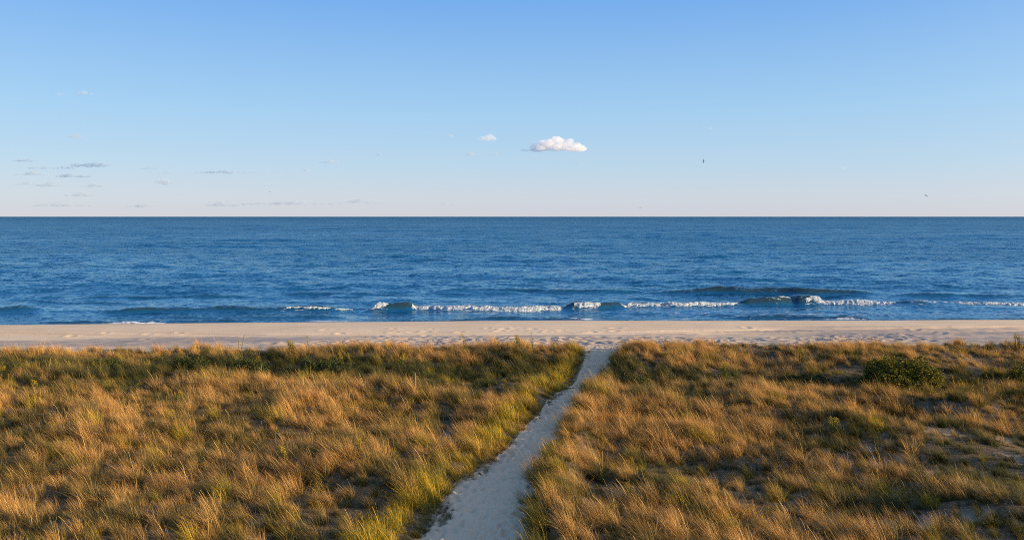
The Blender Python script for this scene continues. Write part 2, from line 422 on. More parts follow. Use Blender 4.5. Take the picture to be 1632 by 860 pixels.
def crest_y(q, X):
    c0, r0, c1, r1, h, rm = CREST[q]
    x0, x1, y0, y1 = seg(c0, r0, c1, r1)
    return y0 + (X - x0) / (x1 - x0) * (y1 - y0) + .35 * np.sin(X * .31 + c0) + .15 * np.sin(X * .9 + r0)
def crest_z(X, Y):
    z = np.zeros_like(X)
    for q, (c0, r0, c1, r1, h, rm) in enumerate(CREST):
        x0, x1, y0, y1 = seg(c0, r0, c1, r1)
        yc = crest_y(q, X)
        env = smooth(x0 - rm * .3, x0 + rm, X) * (1 - smooth(x1 - rm, x1 + rm * .3, X))
        d = Y - yc
        wf, wb = .42 + h * .42, 1.5 + h * 1.8
        prof = np.where(d < 0, np.exp(-(d / wf) ** 2), np.exp(-(d / wb) ** 2))
        z = np.maximum(z, h * env * (1 + .12 * np.sin(X * .8 + c0) + .16 * fbm(X * .7, Y * .5, 400 + q, 2)) * prof)
    return z
K = 64
kk = 2 * math.pi / np.geomspace(.9, 30, K); th = rng.normal(-math.pi / 2 - .25, .62, K); phs = rng.uniform(0, 6.28, K)
def chop(X, Y, cell):
    z = np.zeros_like(X)
    for k, t, p in zip(kk, th, phs):
        lam = 2 * math.pi / k
        a = .026 / k * (1 if lam < 9 else (9 / lam) ** 1.3)
        z += a * np.cos(k * (X * math.cos(t) + Y * math.sin(t)) + p) * smooth(1.6, 3.2, lam / cell)
    return z
def swell(X, Y, cell):
    z = np.zeros_like(X); rg = np.random.default_rng(5)
    for lam in np.geomspace(7, 34, 14):
        k = 2 * math.pi / lam; t = -math.pi / 2 + rg.normal(0, .13); p = rg.uniform(0, 6.28)
        z += .020 / k * np.cos(k * (X * math.cos(t) + Y * math.sin(t)) + p + .8 * np.sin(X * .013 + p)) * smooth(1.6, 3.2, lam / cell)
    return z * (.6 + .8 * smooth(-.3, .4, fbm(X * .012, Y * .02, 311, 2)))
d1 = np.arange(67, 125, .17); d2 = 125 * 1.006 ** np.arange(0, 800)
dd = np.concatenate([d1, d2[d2 < 6000]]); dd = np.concatenate([dd, [8000, 14000, 30000, 60000]])
uu = np.linspace(-.95, .95, 640)
X = dd[:, None] * uu[None, :]; Y = np.repeat(dd[:, None], len(uu), 1)
cell = np.maximum(np.gradient(dd)[:, None] * 1.0, dd[:, None] * 1.9 / 640) + 0 * X
sh = np.interp(Y - shift(X), [70, 74, 84, 110], [.10, .22, .5, 1])
cz = crest_z(X, Y)
Z = SEA + (chop(X, Y, cell) + swell(X, Y, cell)) * sh * (1 - .5 * np.clip(cz / .5, 0, 1)) + cz
Z[-4:] = SEA
foam_at = np.zeros_like(X)
FOAM = [(455, 575, 1, .6), (655, 900, 3, 1), (592, 622, 2, .8), (905, 960, 4, 1), (985, 1182, 5, 1), (1294, 1450, 8, 1), (1455, 1740, 9, .9), (1225, 1275, 6, .6)]
for c0, c1, q, s in FOAM:
    x0, x1 = seg(c0, 485, c1, 485)[:2]; y0 = crest_y(q, X)
    e = smooth(x0 - .5, x0 + 1, X) * (1 - smooth(x1 - 1, x1 + .5, X))
    e = e * (.72 + .45 * fbm(X * .22, Y * .05, 77, 3))
    foam_at = np.maximum(foam_at, s * e * np.exp(-((Y - y0 + .4) / 1.3) ** 2) * .95)
    foam_at = np.maximum(foam_at, s * e * .50 * np.exp(-((Y - y0 + 2.8) / 2.4) ** 2))
# swash edge
foam_at = np.maximum(foam_at, 1.1 * np.exp(-((Y - shift(X) - 73.5 - .4 * fbm(X * .35, Y * .3, 9, 2)) / .45) ** 2) * np.clip(smooth(.1, .5, fbm(X * .12, 3 + 0 * X, 7, 2)) + smooth(8, 14, X) * (1 - smooth(30, 36, X)), 0, 1))
foam_at = np.maximum(foam_at, (.40 + .30 * fbm(X * .16, Y * .9, 88, 3)) * smooth(-12, 10, X) * np.exp(-((Y - shift(X) - 78) / 3.6) ** 2))
foam_at = np.maximum(foam_at, .30 * smooth(0, 20, X) * np.exp(-((Y - shift(X) - 76) / 2.5) ** 2))
sea = mesh_obj('sea', np.stack([X, Y, Z], -1), grid_faces(*X.shape), M_water, smooth=True)
attr(sea, 'foam', foam_at)
attr(sea, 'shallow_face_shade', np.clip(1 - smooth(73, 80, Y - shift(X)), 0, 1) * .25 + np.clip(cz / .45, 0, 1) ** 1.5 * .75 * (Y < 120))  # near-shore tint, plus wave faces' weaker sky reflection painted as dark colour
attr(sea, 'ripple', np.interp(Y - shift(X), [72, 86, 110, 200, 600, 3000], [.34, .26, .48, .85, 1.1, 1.5]) * (1 + .35 * fbm(X * .03, Y * .05, 301, 3)) * (1 + .7 * fbm(X * .035, Y * .30, 303, 3) * (1 - smooth(130, 260, Y))) + .55 * np.clip(cz / .45, 0, 1))
tag(sea, kind='structure')

# whitewater of each breaking wave
def breaker(c0, c1, q, height, depth, label, seed):
    x0, x1 = seg(c0, 485, c1, 485)[:2]; y0 = float(crest_y(q, np.array((x0 + x1) / 2)))
    n = max(12, int((x1 - x0) / .09)); m = 22
    s = np.linspace(0, 1, n)[:, None] + np.zeros((1, m)); t = np.linspace(0, 1, m)[None, :] + np.zeros((n, 1))
    Xb = x0 + s * (x1 - x0)
    env = np.clip(np.minimum(s, 1 - s) * (x1 - x0) / 1.2, 0, 1) ** .6
    amp = env * (.80 + .28 * vnoise(Xb * .5, 1.5, seed) + .22 * vnoise(Xb * 2.6, .5, seed + 1))
    amp = np.clip(amp, .05, 1.3)
    Yb = crest_y(q, Xb) - .25 + (t - .62) * depth * (.6 + .4 * amp) + .25 * vnoise(Xb * .6, 8.2, seed)
    bump = np.sin(math.pi * np.clip(t, 0, 1)) ** .7
    lump = .20 * fbm(Xb * 7.5, Yb * 7.5, seed + 3, 4)
    gap = smooth(-.55, -.1, fbm(Xb * 1.1, Yb * 2.2, seed + 21, 3)); amp = amp * (.55 + .45 * gap)
    Zb = SEA + .05 + crest_z(Xb, Yb) * 1.0 + bump * (height * amp * (.75 + lump * 2.2)) - .42 * (1 - bump) ** 1.5 - .06 * (1 - gap)
    Yb = Yb + .14 * fbm(Xb * 4, t * 3 + 9, seed + 7, 2)
    o = mesh_obj('breaking_wave', np.stack([Xb, Yb, Zb], -1), grid_faces(n, m), M_foam, smooth=True)
    org = np.array([(x0 + x1) / 2, y0, SEA]); co = np.stack([Xb, Yb, Zb], -1).reshape(-1, 3) - org
    o.data.vertices.foreach_set('co', co.astype(np.float32).ravel()); o.location = org
    return tag(o, label, 'wave', 'breaking waves along the shore')
breaker(470, 570, 1, .09, .7, 'thin weak line of white foam left of the bright wave peak', 3)
breaker(593, 624, 2, .40, 1.1, 'small bright peaked splash of white water standing alone', 4)
breaker(660, 893, 3, .13, 1.2, 'long lumpy line of white foam in the middle of the surf', 5)
breaker(913, 955, 4, .18, 1.1, 'short white breaking wave just right of the centre foam line', 6)
breaker(988, 1181, 5, .15, 1.4, 'long white foam line between two dark green wave faces', 7)
breaker(1255, 1276, 7, .22, .7, 'small white curl breaking at the left end of a dark wave face', 8)
breaker(1299, 1446, 8, .13, 1.2, 'white foam line right of the dark curling wave face', 9)
breaker(1478, 1730, 9, .10, 1.0, 'white foam line running out at the right edge of the surf', 10)

# ------------------------------------------------------------ beach grass (uncountable: instanced tufts)
def ribbon(V_, F_, T_, Rb_, base, az, lean, length, width, r, segs=4, curve=.9, taper=1.0):
    """a tapered, bending leaf blade"""
    d = np.array([math.cos(az), math.sin(az)]); side = np.array([-d[1], d[0], 0]) * 1.0
    tw = random.uniform(-.9, .9); side = np.array([-d[1] * math.cos(tw) + d[0] * math.sin(tw), d[0] * math.cos(tw) + d[1] * math.sin(tw), 0])
    p = np.array(base, float); a = lean; n0 = len(V_)
    for k in range(segs + 1):
        t = k / segs; w = width * (1 - t ** 1.5 * taper) * .5
        if k < segs or taper < 1:
            V_.append(p - side * w); V_.append(p + side * w); T_ += [t, t]; Rb_ += [r, r]
        else:
            V_.append(p.copy()); T_.append(t); Rb_.append(r)
        st = length / segs
        p = p + np.array([d[0] * math.sin(a) * st, d[1] * math.sin(a) * st, math.cos(a) * st]); a += curve / segs
    for k in range(segs):
        i = n0 + 2 * k
        if k == segs - 1 and taper >= 1: F_.append((i, i + 1, i + 2))
        else: F_.append((i, i + 1, i + 3, i + 2))

def tuft(name, n, rad, hgt, width, leanmean, seeds=0):
    V_, F_, T_, B_ = [], [], [], []
    for k in range(n):
        a = random.uniform(0, 6.28); rr = rad * math.sqrt(random.random())
        bx, by = rr * math.cos(a), rr * math.sin(a)
        # most blades are combed to one side by the wind (local -X), some stand out anyhow
        if random.random() < .84: az = random.gauss(math.pi, .5)
        else: az = a + random.gauss(0, .5)
        L = hgt * random.uniform(.55, 1.12)
        ribbon(V_, F_, T_, B_, (bx, by, -.05), az, abs(random.gauss(leanmean, .18)), L, width * random.uniform(.6, 1.25), random.random(), 4, random.uniform(.3, 1.25))
    for k in range(seeds):
        a = random.uniform(0, 6.28); rr = rad * .5 * random.random(); L = hgt * random.uniform(1.0, 1.2)
        az = random.gauss(math.pi, .6)
        ribbon(V_, F_, T_, B_, (rr * math.cos(a), rr * math.sin(a), 0), az, .2, L, width * .8, .95, 4, .5, .2)
    o = mesh_obj(name, np.array(V_), F_, M_grass, link=False)
    attr(o, 'blade_t', T_); attr(o, 'blade_r', B_); return o
protos = []
for k in range(10):
    protos.append(tuft('grass_tuft', 100, random.uniform(.09, .15), random.uniform(.44, .62), 0.0064, .42, 1 if k % 4 == 0 else 0))

def inst_group(obs):
    nt = bpy.data.node_groups.new('scatter_tufts', 'GeometryNodeTree')
    nt.interface.new_socket('Geometry', in_out='INPUT', socket_type='NodeSocketGeometry')
    nt.interface.new_socket('Geometry', in_out='OUTPUT', socket_type='NodeSocketGeometry')
    gi = nt.nodes.new('NodeGroupInput'); go = nt.nodes.new('NodeGroupOutput')
    g2i = nt.nodes.new('GeometryNodeGeometryToInstance')
    for o in reversed(obs):
        oi = nt.nodes.new('GeometryNodeObjectInfo'); oi.inputs['Object'].default_value = o
        nt.links.new(oi.outputs['Geometry'], g2i.inputs[0])
    iop = nt.nodes.new('GeometryNodeInstanceOnPoints')
    nt.links.new(gi.outputs[0], iop.inputs['Points']); nt.links.new(g2i.outputs[0], iop.inputs['Instance'])
    iop.inputs['Pick Instance'].default_value = True
    def na(name, typ):
        n = nt.nodes.new('GeometryNodeInputNamedAttribute'); n.data_type = typ; n.inputs['Name'].default_value = name; return n.outputs[0]
    nt.links.new(na('pick', 'INT'), iop.inputs['Instance Index'])
    e2r = nt.nodes.new('FunctionNodeEulerToRotation'); nt.links.new(na('rot', 'FLOAT_VECTOR'), e2r.inputs[0])
    nt.links.new(e2r.outputs[0], iop.inputs['Rotation']); nt.links.new(na('scl', 'FLOAT_VECTOR'), iop.inputs['Scale'])
    nt.links.new(iop.outputs[0], go.inputs[0]); return nt

def scatter(name, P, rot, scl, pick, dry, yel, obs, label, cat):
    me = bpy.data.meshes.new(name); me.vertices.add(len(P)); me.vertices.foreach_set('co', P.astype(np.float32).ravel())
    o = bpy.data.objects.new(name, me); C.objects.link(o)
    attr(o, 'rot', rot, 'FLOAT_VECTOR'); attr(o, 'scl', scl, 'FLOAT_VECTOR'); attr(o, 'dry', dry); attr(o, 'yel', yel)
    a = me.attributes.new('pick', 'INT', 'POINT'); a.data.foreach_set('value', pick.astype(np.int32))
    me.materials.append(M_grass)
    md = o.modifiers.new('scatter', 'NODES'); md.node_group = inst_group(obs)
    return tag(o, label, cat, kind='stuff')

def candidates(density):
    st = 1 / math.sqrt(density)
    xs = np.arange(-46, 46, st); ys = np.arange(5, 46.5, st)
    x, y = np.meshgrid(xs, ys); x = x.ravel() + rng.uniform(-.5, .5, x.size) * st; y = y.ravel() + rng.uniform(-.5, .5, y.size) * st
    k = np.abs(x) < .70 * y + 8
    return x[k], y[k]
cx0, cy0 = candidates(4.7)                              # clumps, each of several tufts that lean outward
nc = len(cx0)
cl_h = np.exp(rng.normal(0, .27, nc)); cl_dry = rng.normal(0, .26, nc); cl_yel = (rng.random(nc) < .07) * rng.uniform(.3, .9, nc); cl_r = rng.uniform(.09, .20, nc)
rep = rng.integers(2, 6, nc); cid = np.repeat(np.arange(nc), rep)
ga = rng.uniform(0, 6.28, len(cid)); gr = np.abs(rng.normal(0, 1, len(cid))) * cl_r[cid]
x = cx0[cid] + gr * np.cos(ga); y = cy0[cid] + gr * np.sin(ga)
ux, uy = candidates(5.0)                               # low undergrowth between the clumps
nu = len(ux)
ne = 2800
ye = rng.uniform(6, 40, ne); sd = rng.choice([-1, -1, 1], ne)      # low green tufts creeping over the path's edges
xe = path_c(ye) + sd * (path_w(ye) + rng.uniform(-.30, .28, ne) * np.where(sd > 0, .6, 1))
kind = np.concatenate([np.zeros(len(x)), np.ones(nu), np.full(ne, 2)])
ch = np.concatenate([cl_h[cid], np.full(nu, .62), rng.uniform(.26, .52, ne)]); cdry = np.concatenate([cl_dry[cid], np.full(nu, -.45), np.full(ne, -.4)])
cy_ = np.concatenate([cl_yel[cid], np.zeros(nu), np.zeros(ne)]); gout = np.concatenate([gr / .3, np.zeros(nu + ne)]); gang = np.concatenate([ga, np.zeros(nu + ne)])
x = np.concatenate([x, ux, xe]); y = np.concatenate([y, uy, ye])
ysr = y - shift(x)
pd = path_d(x, y)
edge = 43.6 + 1.2 * fbm(x * .3, 4.2, 41, 2)
cov = coverage(x, y)
side = np.where(x < path_c(y), 0, 1)
near = smooth(-.22, .15, pd + .30 * vnoise(x * 1.3, y * 1.3, 71))
keep = (rng.random(len(x)) < np.clip(cov * 1.1, .22, 1)) & (rng.random(len(x)) < near) & (rng.random(len(x)) < .58 + .9 * smooth(-.5, -.05, fbm(x * .9, y * .9, 219, 3))) & (ysr < edge)
keep &= ~((ysr > 41.5) & (rng.random(len(x)) < (ysr - 41.5) / 2.6))
for bxy in ((16.6, 34.0, 1.9, 1.0), (23.4, 35.3, 1.6, .9)):
    keep &= (((x - bxy[0]) / bxy[2]) ** 2 + ((y - bxy[1]) / bxy[3]) ** 2) > .8
x, y, pd, ysr, cov, kind, ch, cdry, cy_, gout, gang = [v[keep] for v in (x, y, pd, ysr, cov, kind, ch, cdry, cy_, gout, gang)]
n = len(x)
patch = fbm(x * .30, y * .36, 101, 3)                 # straw / green patches, the dark greens standing in for shaded ground
dry = .56 + .95 * patch + cdry + rng.normal(0, .08, n)
rt = smooth(4, 9, x)
trough = np.exp(-((ysr - 37.2 + 2.2 * rt) / (2.0 - .6 * rt)) ** 2) * (1 - .25 * rt)
dry -= .85 * trough; dry += .42 * smooth(39.5, 41, ysr + 3.2 * rt)  # greener plants in the hollow; its shade and the crest's sunlight painted in too
dry -= .20 * smooth(5, 14, x); dry -= .25 * (1 - cov)
edgeL = (x < path_c(y)) & (pd < 1.4); edgeR = (x > path_c(y)) & (pd < .9)
yel = np.where(edgeL, (1 - smooth(.55, 1.25, pd)) * 1.0 * smooth(-.05, .3, pd), 0) + np.where(edgeR, (1 - smooth(.3, .9, pd)) * .35, 0)  # yellow-green path-side plants, with the left bank's sunlight and shaded foot painted in
yel = np.clip(yel * (.75 + .6 * vnoise(x * 1.1, y * 1.1, 5)) + cy_ + .45 * smooth(.42, .7, fbm(x * .8, y * .8, 131, 2)), 0, 1)
dry = np.clip(dry - .3 * (yel > .3), 0, 1)
hs = ch * (.92 + .22 * fbm(x * .5, y * .5, 151, 2) + .36 * patch) * rng.uniform(.88, 1.12, n)
hs *= np.where(pd < .5, np.where(x < path_c(y), .5 + 1.0 * np.clip(pd, 0, .5), np.where(kind > 1.5, 1.0, 1.25)), 1) * (1 + .2 * trough)
hs *= (1 - .12 * smooth(6, 14, x)) * (1 - .12 * smooth(41, 43, ysr)) * (.65 + .35 * cov)
hs = hs * np.where((x < path_c(y)), 1 + .50 * np.exp(-((pd - .75) / .4) ** 2), 1)
hs = np.clip(hs, .28, 1.5)
hs = np.where((np.abs(x - 16.5) < 2.4) & (y > 31.6) & (y < 34.5), hs * .5, hs)
rot = np.stack([rng.normal(0, .07, n) - .20 * gout * np.sin(gang), rng.normal(0, .07, n) + .20 * gout * np.cos(gang), rng.normal(0, .45, n) + .5 * fbm(x * .25, y * .25, 171, 2) - .15], -1)
scl = np.stack([hs * rng.uniform(.85, 1.15, n)] * 2 + [hs], -1)
P = np.stack([x, y, H(x, y) - .02], -1)
main = scatter('beach_grass', P, rot, scl, rng.integers(0, len(protos), n), dry, yel, protos,
               'windblown straw and green beach grass covering the dune on both sides of the sand path', 'grass')
print('tufts', n)

# ------------------------------------------------------------ bayberry bushes
def leaf_quads(centres, normals, size, jitter):
    n = len(centres); V_ = np.zeros((n, 4, 3))
    r = rng.normal(size=(n, 3)); t = np.cross(normals, r); t /= np.linalg.norm(t, axis=1)[:, None] + 1e-9; b = np.cross(normals, t)
    s = size * rng.uniform(.6, 1.3, (n, 1))
    V_[:, 0] = centres - t * s; V_[:, 1] = centres + b * s * .42; V_[:, 2] = centres + t * s; V_[:, 3] = centres - b * s * .42
    return V_.reshape(-1, 3), np.arange(n * 4).reshape(n, 4)
def bush(cx, cy, rx, ry, h, nl, label, leaf=None, name='bayberry_bush', size=.048):
    z0 = float(H(cx, cy)); root = bpy.data.objects.new(name, None); C.objects.link(root); root.location = (cx, cy, z0)
    tag(root, label, 'bush', 'low dark bushes in the dune grass')
    cl, cn = [], []
    ncl = int(nl / 26)
    for k in range(ncl):
        a = rng.uniform(0, 6.28); e = math.asin(rng.uniform(.0, 1)); rr = (rng.uniform(.80, 1.02) if k % 3 else rng.uniform(.45, .8)) * (1 + .10 * math.sin(a * 5) + .08 * math.sin(a * 3 + e * 5))
        c = np.array([rx * rr * math.cos(a) * math.cos(e) ** .6, ry * rr * math.sin(a) * math.cos(e) ** .6, .05 + h * rr * math.sin(e) * (1 + .12 * math.sin(4 * a + 2))])
        up = c / np.linalg.norm(c) + np.array([0, 0, .6]); up /= np.linalg.norm(up)
        for q in range(26):
            t = rng.uniform(0, .17); cc = c + up * (t - .1) + rng.normal(0, .045, 3)
            cl.append(cc); nn = up * .4 + rng.normal(0, .7, 3); cn.append(nn / np.linalg.norm(nn))
    cl = np.array(cl); cn = np.array(cn)
    cl[:, 2] = np.maximum(cl[:, 2], .02)
    V_, F_ = leaf_quads(cl, cn, size, 0)
    f = mesh_obj('foliage', V_, F_, leaf or M_bush, root); attr(f, 'blade_r', np.repeat(rng.random(len(cl)), 4)); f['kind'] = 'stuff'
    # branches
    VV, FF = [], []
    for k in range(26):
        a = rng.uniform(0, 6.28); tip = np.array([rx * .8 * math.cos(a) * rng.uniform(.3, 1), ry * .8 * math.sin(a), h * rng.uniform(.5, .95)])
        mid = tip * np.array([.6, .6, .45]); pts3 = [np.array([tip[0] * .2, tip[1] * .2, -.05]), mid, tip]; n0 = len(VV)
        for j, p_ in enumerate(pts3):
            r_ = .018 * (1 - .4 * j)
            for q in range(4): VV.append(p_ + r_ * np.array([math.cos(q * 1.571), math.sin(q * 1.571), 0]))
        for j in range(2):
            for q in range(4): FF.append((n0 + j * 4 + q, n0 + j * 4 + (q + 1) % 4, n0 + j * 4 + 4 + (q + 1) % 4, n0 + j * 4 + 4 + q))
    mesh_obj('branches', VV, FF, M_twig, root)
    return root
bush(16.85, 34.0, 1.68, 1.0, 1.10, 38000, 'wide rounded dark green bayberry bush sunlit on its right side in the grass')
bush(23.6, 35.5, 1.25, .8, .65, 12000, 'low dark bush cut by the right edge of the picture')

for c_, r_, rx_, h_, lb in [(398, 592, .95, .62, 'dark leafy green clump under the tallest stalk of the left crest'), (522, 594, 1.3, .60, 'broad dark green clump on the left crest, midway between path and left edge'),
        (305, 588, 1.0, .50, 'dark green clump in the left crest, left of the tallest stalk'), (165, 590, 1.1, .45, 'low dark green clump at the far left crest'),
        (1012, 604, .7, .45, 'low dark grey-green clump standing in for shade just right of the path mouth'), (1285, 604, 1.0, .42, 'low dark clump added as shade in the hollow left of the big round bush')]:  # the right-hand shrubs are added as stand-ins for shade below the crest
    x_, y_, _ = px(c_, r_, z=-.2)
    bush(x_, y_, rx_, .55, h_, 5200, lb, M_dark, 'leafy_shrub', .045)

# ------------------------------------------------------------ goldenrod
def goldenrod(kind):
    root = bpy.data.objects.new('goldenrod', None); C.objects.link(root)
    parts = []
    SV, SF, ST, SB = [], [], [], []; LV, LF, LT, LB = [], [], [], []; FV, FN = [], []
    nst = {'tall': 2, 'clump': 9, 'single': 1}[kind]
    for s in range(nst):
        r = 0 if nst == 1 else random.uniform(0, .22); a = random.uniform(0, 6.28); bx, by = r * math.cos(a), r * math.sin(a)
        hh = random.uniform(.85, 1.1) * {'tall': 1.15, 'clump': .8, 'single': .85}[kind]
        lx, ly = random.gauss(-.08, .06), random.gauss(0, .05)
        for q in (0, 1.57):
            n0 = len(SV)
            for j in range(4):
                t = j / 3; p_ = np.array([bx + lx * t * t, by + ly * t * t, hh * t]); w = .006 * (1 - .5 * t)
                d = np.array([math.cos(q), math.sin(q), 0]) * w; SV += [p_ - d, p_ + d]; ST += [t, t]; SB += [.5, .5]
            for j in range(3): i = n0 + 2 * j; SF.append((i, i + 1, i + 3, i + 2))
        nl = 26
        for j in range(nl):
            t = .12 + .72 * j / nl; az = j * 2.4 + random.random()
            ribbon(LV, LF, LT, LB, (bx + lx * t * t, by + ly * t * t, hh * t), az, .75, .15 * (1.15 - t), .03, random.random(), 3, .9)
        for j in range(46):
            t = random.uniform(.72, 1.04); rad = .10 * (1.08 - t) / .36 + .008; az = random.uniform(0, 6.28)
            FV.append(np.array([bx + lx * t * t + rad * math.cos(az) * random.random() - .02, by + ly * t + rad * math.sin(az) * random.random(), hh * t]))
            v = np.random.default_rng(j + s * 99).normal(size=3); FN.append(v / np.linalg.norm(v))
    st = mesh_obj('stem', SV, SF, M_stem, root)
    lf = mesh_obj('leaves', LV, LF, M_gleaf, root); attr(lf, 'blade_r', LB); lf['kind'] = 'stuff'
    V_, F_ = leaf_quads(np.array(FV), np.array(FN), .020, 0)
    fl = mesh_obj('flower_head', V_, F_, M_gflow, root); attr(fl, 'blade_r', np.repeat(rng.random(len(FV)), 4)); fl['kind'] = 'stuff'
    return root
def copy_tree(o):
    c = o.copy(); C.objects.link(c)
    for ch in o.children:
        k = ch.copy(); C.objects.link(k); k.parent = c
    return c
GP = {k: [goldenrod(k) for _ in range(2)] for k in ('tall', 'clump', 'single')}
GUSED = {}
GOLD = [  # photograph column, row of the foot, kind, scale, label
    (380, 583, 'tall', 1.25, 'tallest goldenrod stalk on the left crest, standing up against the beach'),
    (468, 578, 'clump', 1.05, 'bushy yellow-green goldenrod on the crest right of the tallest left stalk'),
    (492, 580, 'tall', .9, 'slim goldenrod beside the bushy one on the left crest'),
    (407, 594, 'tall', .9, 'goldenrod in the dark hollow just below the tallest left stalk'),
    (545, 588, 'clump', .9, 'leafy goldenrod clump in dark greenery left of the crest centre'),
    (562, 596, 'tall', .8, 'narrow goldenrod in dark greenery left of the crest centre'),
    (640, 592, 'clump', 1.0, 'bright yellow-green goldenrod clump on the dark slope left of centre'),
    (745, 578, 'tall', 1.25, 'tall goldenrod stalk poking above the crest left of the path mouth'),
    (712, 592, 'single', 1.0, 'thin goldenrod stem a little left of the tall central stalk'),
    (675, 578, 'single', .95, 'short goldenrod tip on the crest between bright clump and tall stalk'),
    (826, 576, 'clump', 1.0, 'golden clump on the crest near the left side of the path mouth'),
    (853, 578, 'tall', 1.05, 'tall golden stalk close to the path mouth on the left crest'),
    (881, 580, 'tall', .9, 'golden stalk nearest the path mouth on the left crest'),
    (60, 628, 'clump', .75, 'yellow flowering goldenrod clump at the far left below the crest'),
    (96, 606, 'single', .9, 'pale goldenrod stem right of the far left flowering clump'),
    (4, 604, 'clump', .7, 'yellow goldenrod at the left edge of the picture'),
    (240, 594, 'clump', .7, 'small goldenrod clump in the dark band of the left crest'),
    (261, 588, 'single', 1.0, 'goldenrod stem beside the small clump in the dark left band'),
    (134, 682, 'single', .9, 'goldenrod stem in the middle of the left field'),
    (84, 690, 'single', .8, 'small yellow goldenrod low in the left field'),
    (200, 664, 'single', .8, 'pale topped goldenrod right of centre in the left field'),
    (275, 692, 'clump', .6, 'small golden flowering clump in the middle left grass'),
    (290, 650, 'clump', .75, 'leafy goldenrod clump in a dark hollow of the left field'),
    (456, 748, 'clump', .75, 'yellow-green goldenrod clump in the lower centre of the left field'),
    (571, 728, 'clump', .65, 'goldenrod clump in straw grass right of the lower left clump'),
    (452, 690, 'single', .9, 'thin goldenrod in lit grass in the centre of the left field'),
    (1156, 612, 'clump', 1.0, 'bushy green and gold goldenrod in the shaded hollow right of the path'),
    (1172, 606, 'tall', .8, 'taller goldenrod stalk behind the bushy one right of the path'),
    (1092, 594, 'single', .95, 'small goldenrod in the shaded band nearest the path on the right'),
    (1280, 582, 'clump', .9, 'low golden clump on the right crest left of the dark bush'),
    (1224, 656, 'single', .95, 'goldenrod stem in the straw grass below the bare sand on the right'),
    (1332, 700, 'clump', .8, 'yellow-green clump in bright grass in the middle of the right field'),
    (1003, 800, 'clump', .65, 'small goldenrod clump low in the right field near the path'),
    (970, 838, 'single', .8, 'yellow-green stem at the bottom of the right field near the path'),
    (1010, 758, 'clump', .6, 'yellow-green clump in a sunlit tuft beside the lower path on the right'),
    (1625, 560, 'clump', 1.1, 'green spiky plant on the crest at the right edge of the picture'),
]
GOLDG = 'goldenrod plants in the dune grass'
for k, (c_, r_, kd, s_, lb) in enumerate(GOLD):
    x_, y_, _ = px(c_, r_, z=-.05)
    for _i in range(3): x_, y_, _ = px(c_, r_, z=float(H(x_, y_)))
    key = (kd, k % 2)
    src = GP[kd][k % 2]
    if key in GUSED: o = copy_tree(src)
    else: o = src; GUSED[key] = 1
    o.location = (x_, y_, float(H(x_, y_))); o.scale = (s_, s_, s_); o.rotation_euler = (0, 0, random.uniform(-.6, .6) + (3.1 if k % 3 == 0 else 0))
    tag(o, lb, 'plant', GOLDG)

# ------------------------------------------------------------ gulls
def gull(col, row, d, span, bank, heading, label, white=False):
    x_, y_, z_ = px(col, row, d=d)
    root = bpy.data.objects.new('gull', None); C.objects.link(root); root.location = (x_, y_, z_)
    root.rotation_euler = (0, bank, heading); tag(root, label, 'bird', 'birds over the sea')
    V_, F_ = [], []
    prof = [(-.30, .005), (-.2, .03), (-.08, .065), (.05, .07), (.14, .05), (.19, .042), (.24, .036), (.27, .012), (.31, .003)]
    for (yy, r) in prof:
        for q in range(8): V_.append((r * math.cos(q * .785), yy, r * .9 * math.sin(q * .785) + (.012 if yy > .15 else 0)))
    for j in range(len(prof) - 1):
        for q in range(8): F_.append((j * 8 + q, j * 8 + (q + 1) % 8, j * 8 + 8 + (q + 1) % 8, j * 8 + 8 + q))
    mesh_obj('body', V_, F_, M_gull, root, smooth=True)
    mesh_obj('tail', [(-.03, -.22, .0), (.03, -.22, .0), (.07, -.38, 0), (-.07, -.38, 0), (-.03, -.22, .012), (.03, -.22, .012), (.07, -.38, .006), (-.07, -.38, .006)],
             [(0, 3, 2, 1), (4, 5, 6, 7), (0, 1, 5, 4), (1, 2, 6, 5), (2, 3, 7, 6), (3, 0, 4, 7)], M_gull, root)
    for s in (-1, 1):
        W_, G_ = [], []
        st = [(0.03, .0, .10, .02), (.25, .03, .085, .13), (.45, .05, .07, .15), (.8, -.02, .03, .06)]
        for (xx, yy, ch, zz) in st:
            xx *= span; zz *= span
            W_ += [(s * xx, yy + ch, zz), (s * xx, yy - ch, zz), (s * xx, yy, zz + .018)]
        for j in range(3):
            a = j * 3
            G_ += [(a, a + 1, a + 4, a + 3), (a + 1, a + 2, a + 5, a + 4), (a + 2, a, a + 3, a + 5)]
        G_ += [(0, 2, 1), (9, 10, 11)]
        mesh_obj('wing', W_, G_, M_gull, root)
gull(1121, 257, 190, .8, .9, 1.3, 'dark bird flying high over the sea right of the big cloud')
gull(1476, 312, 210, .95, .35, .5, 'bird gliding with drooped wings low over the horizon at the right')
gull(1021, 331, 330, .9, .5, 2.3, 'tiny bird just above the horizon right of centre')
gull(430, 306, 360, .8, .3, .8, 'tiny bird over the horizon left of centre')

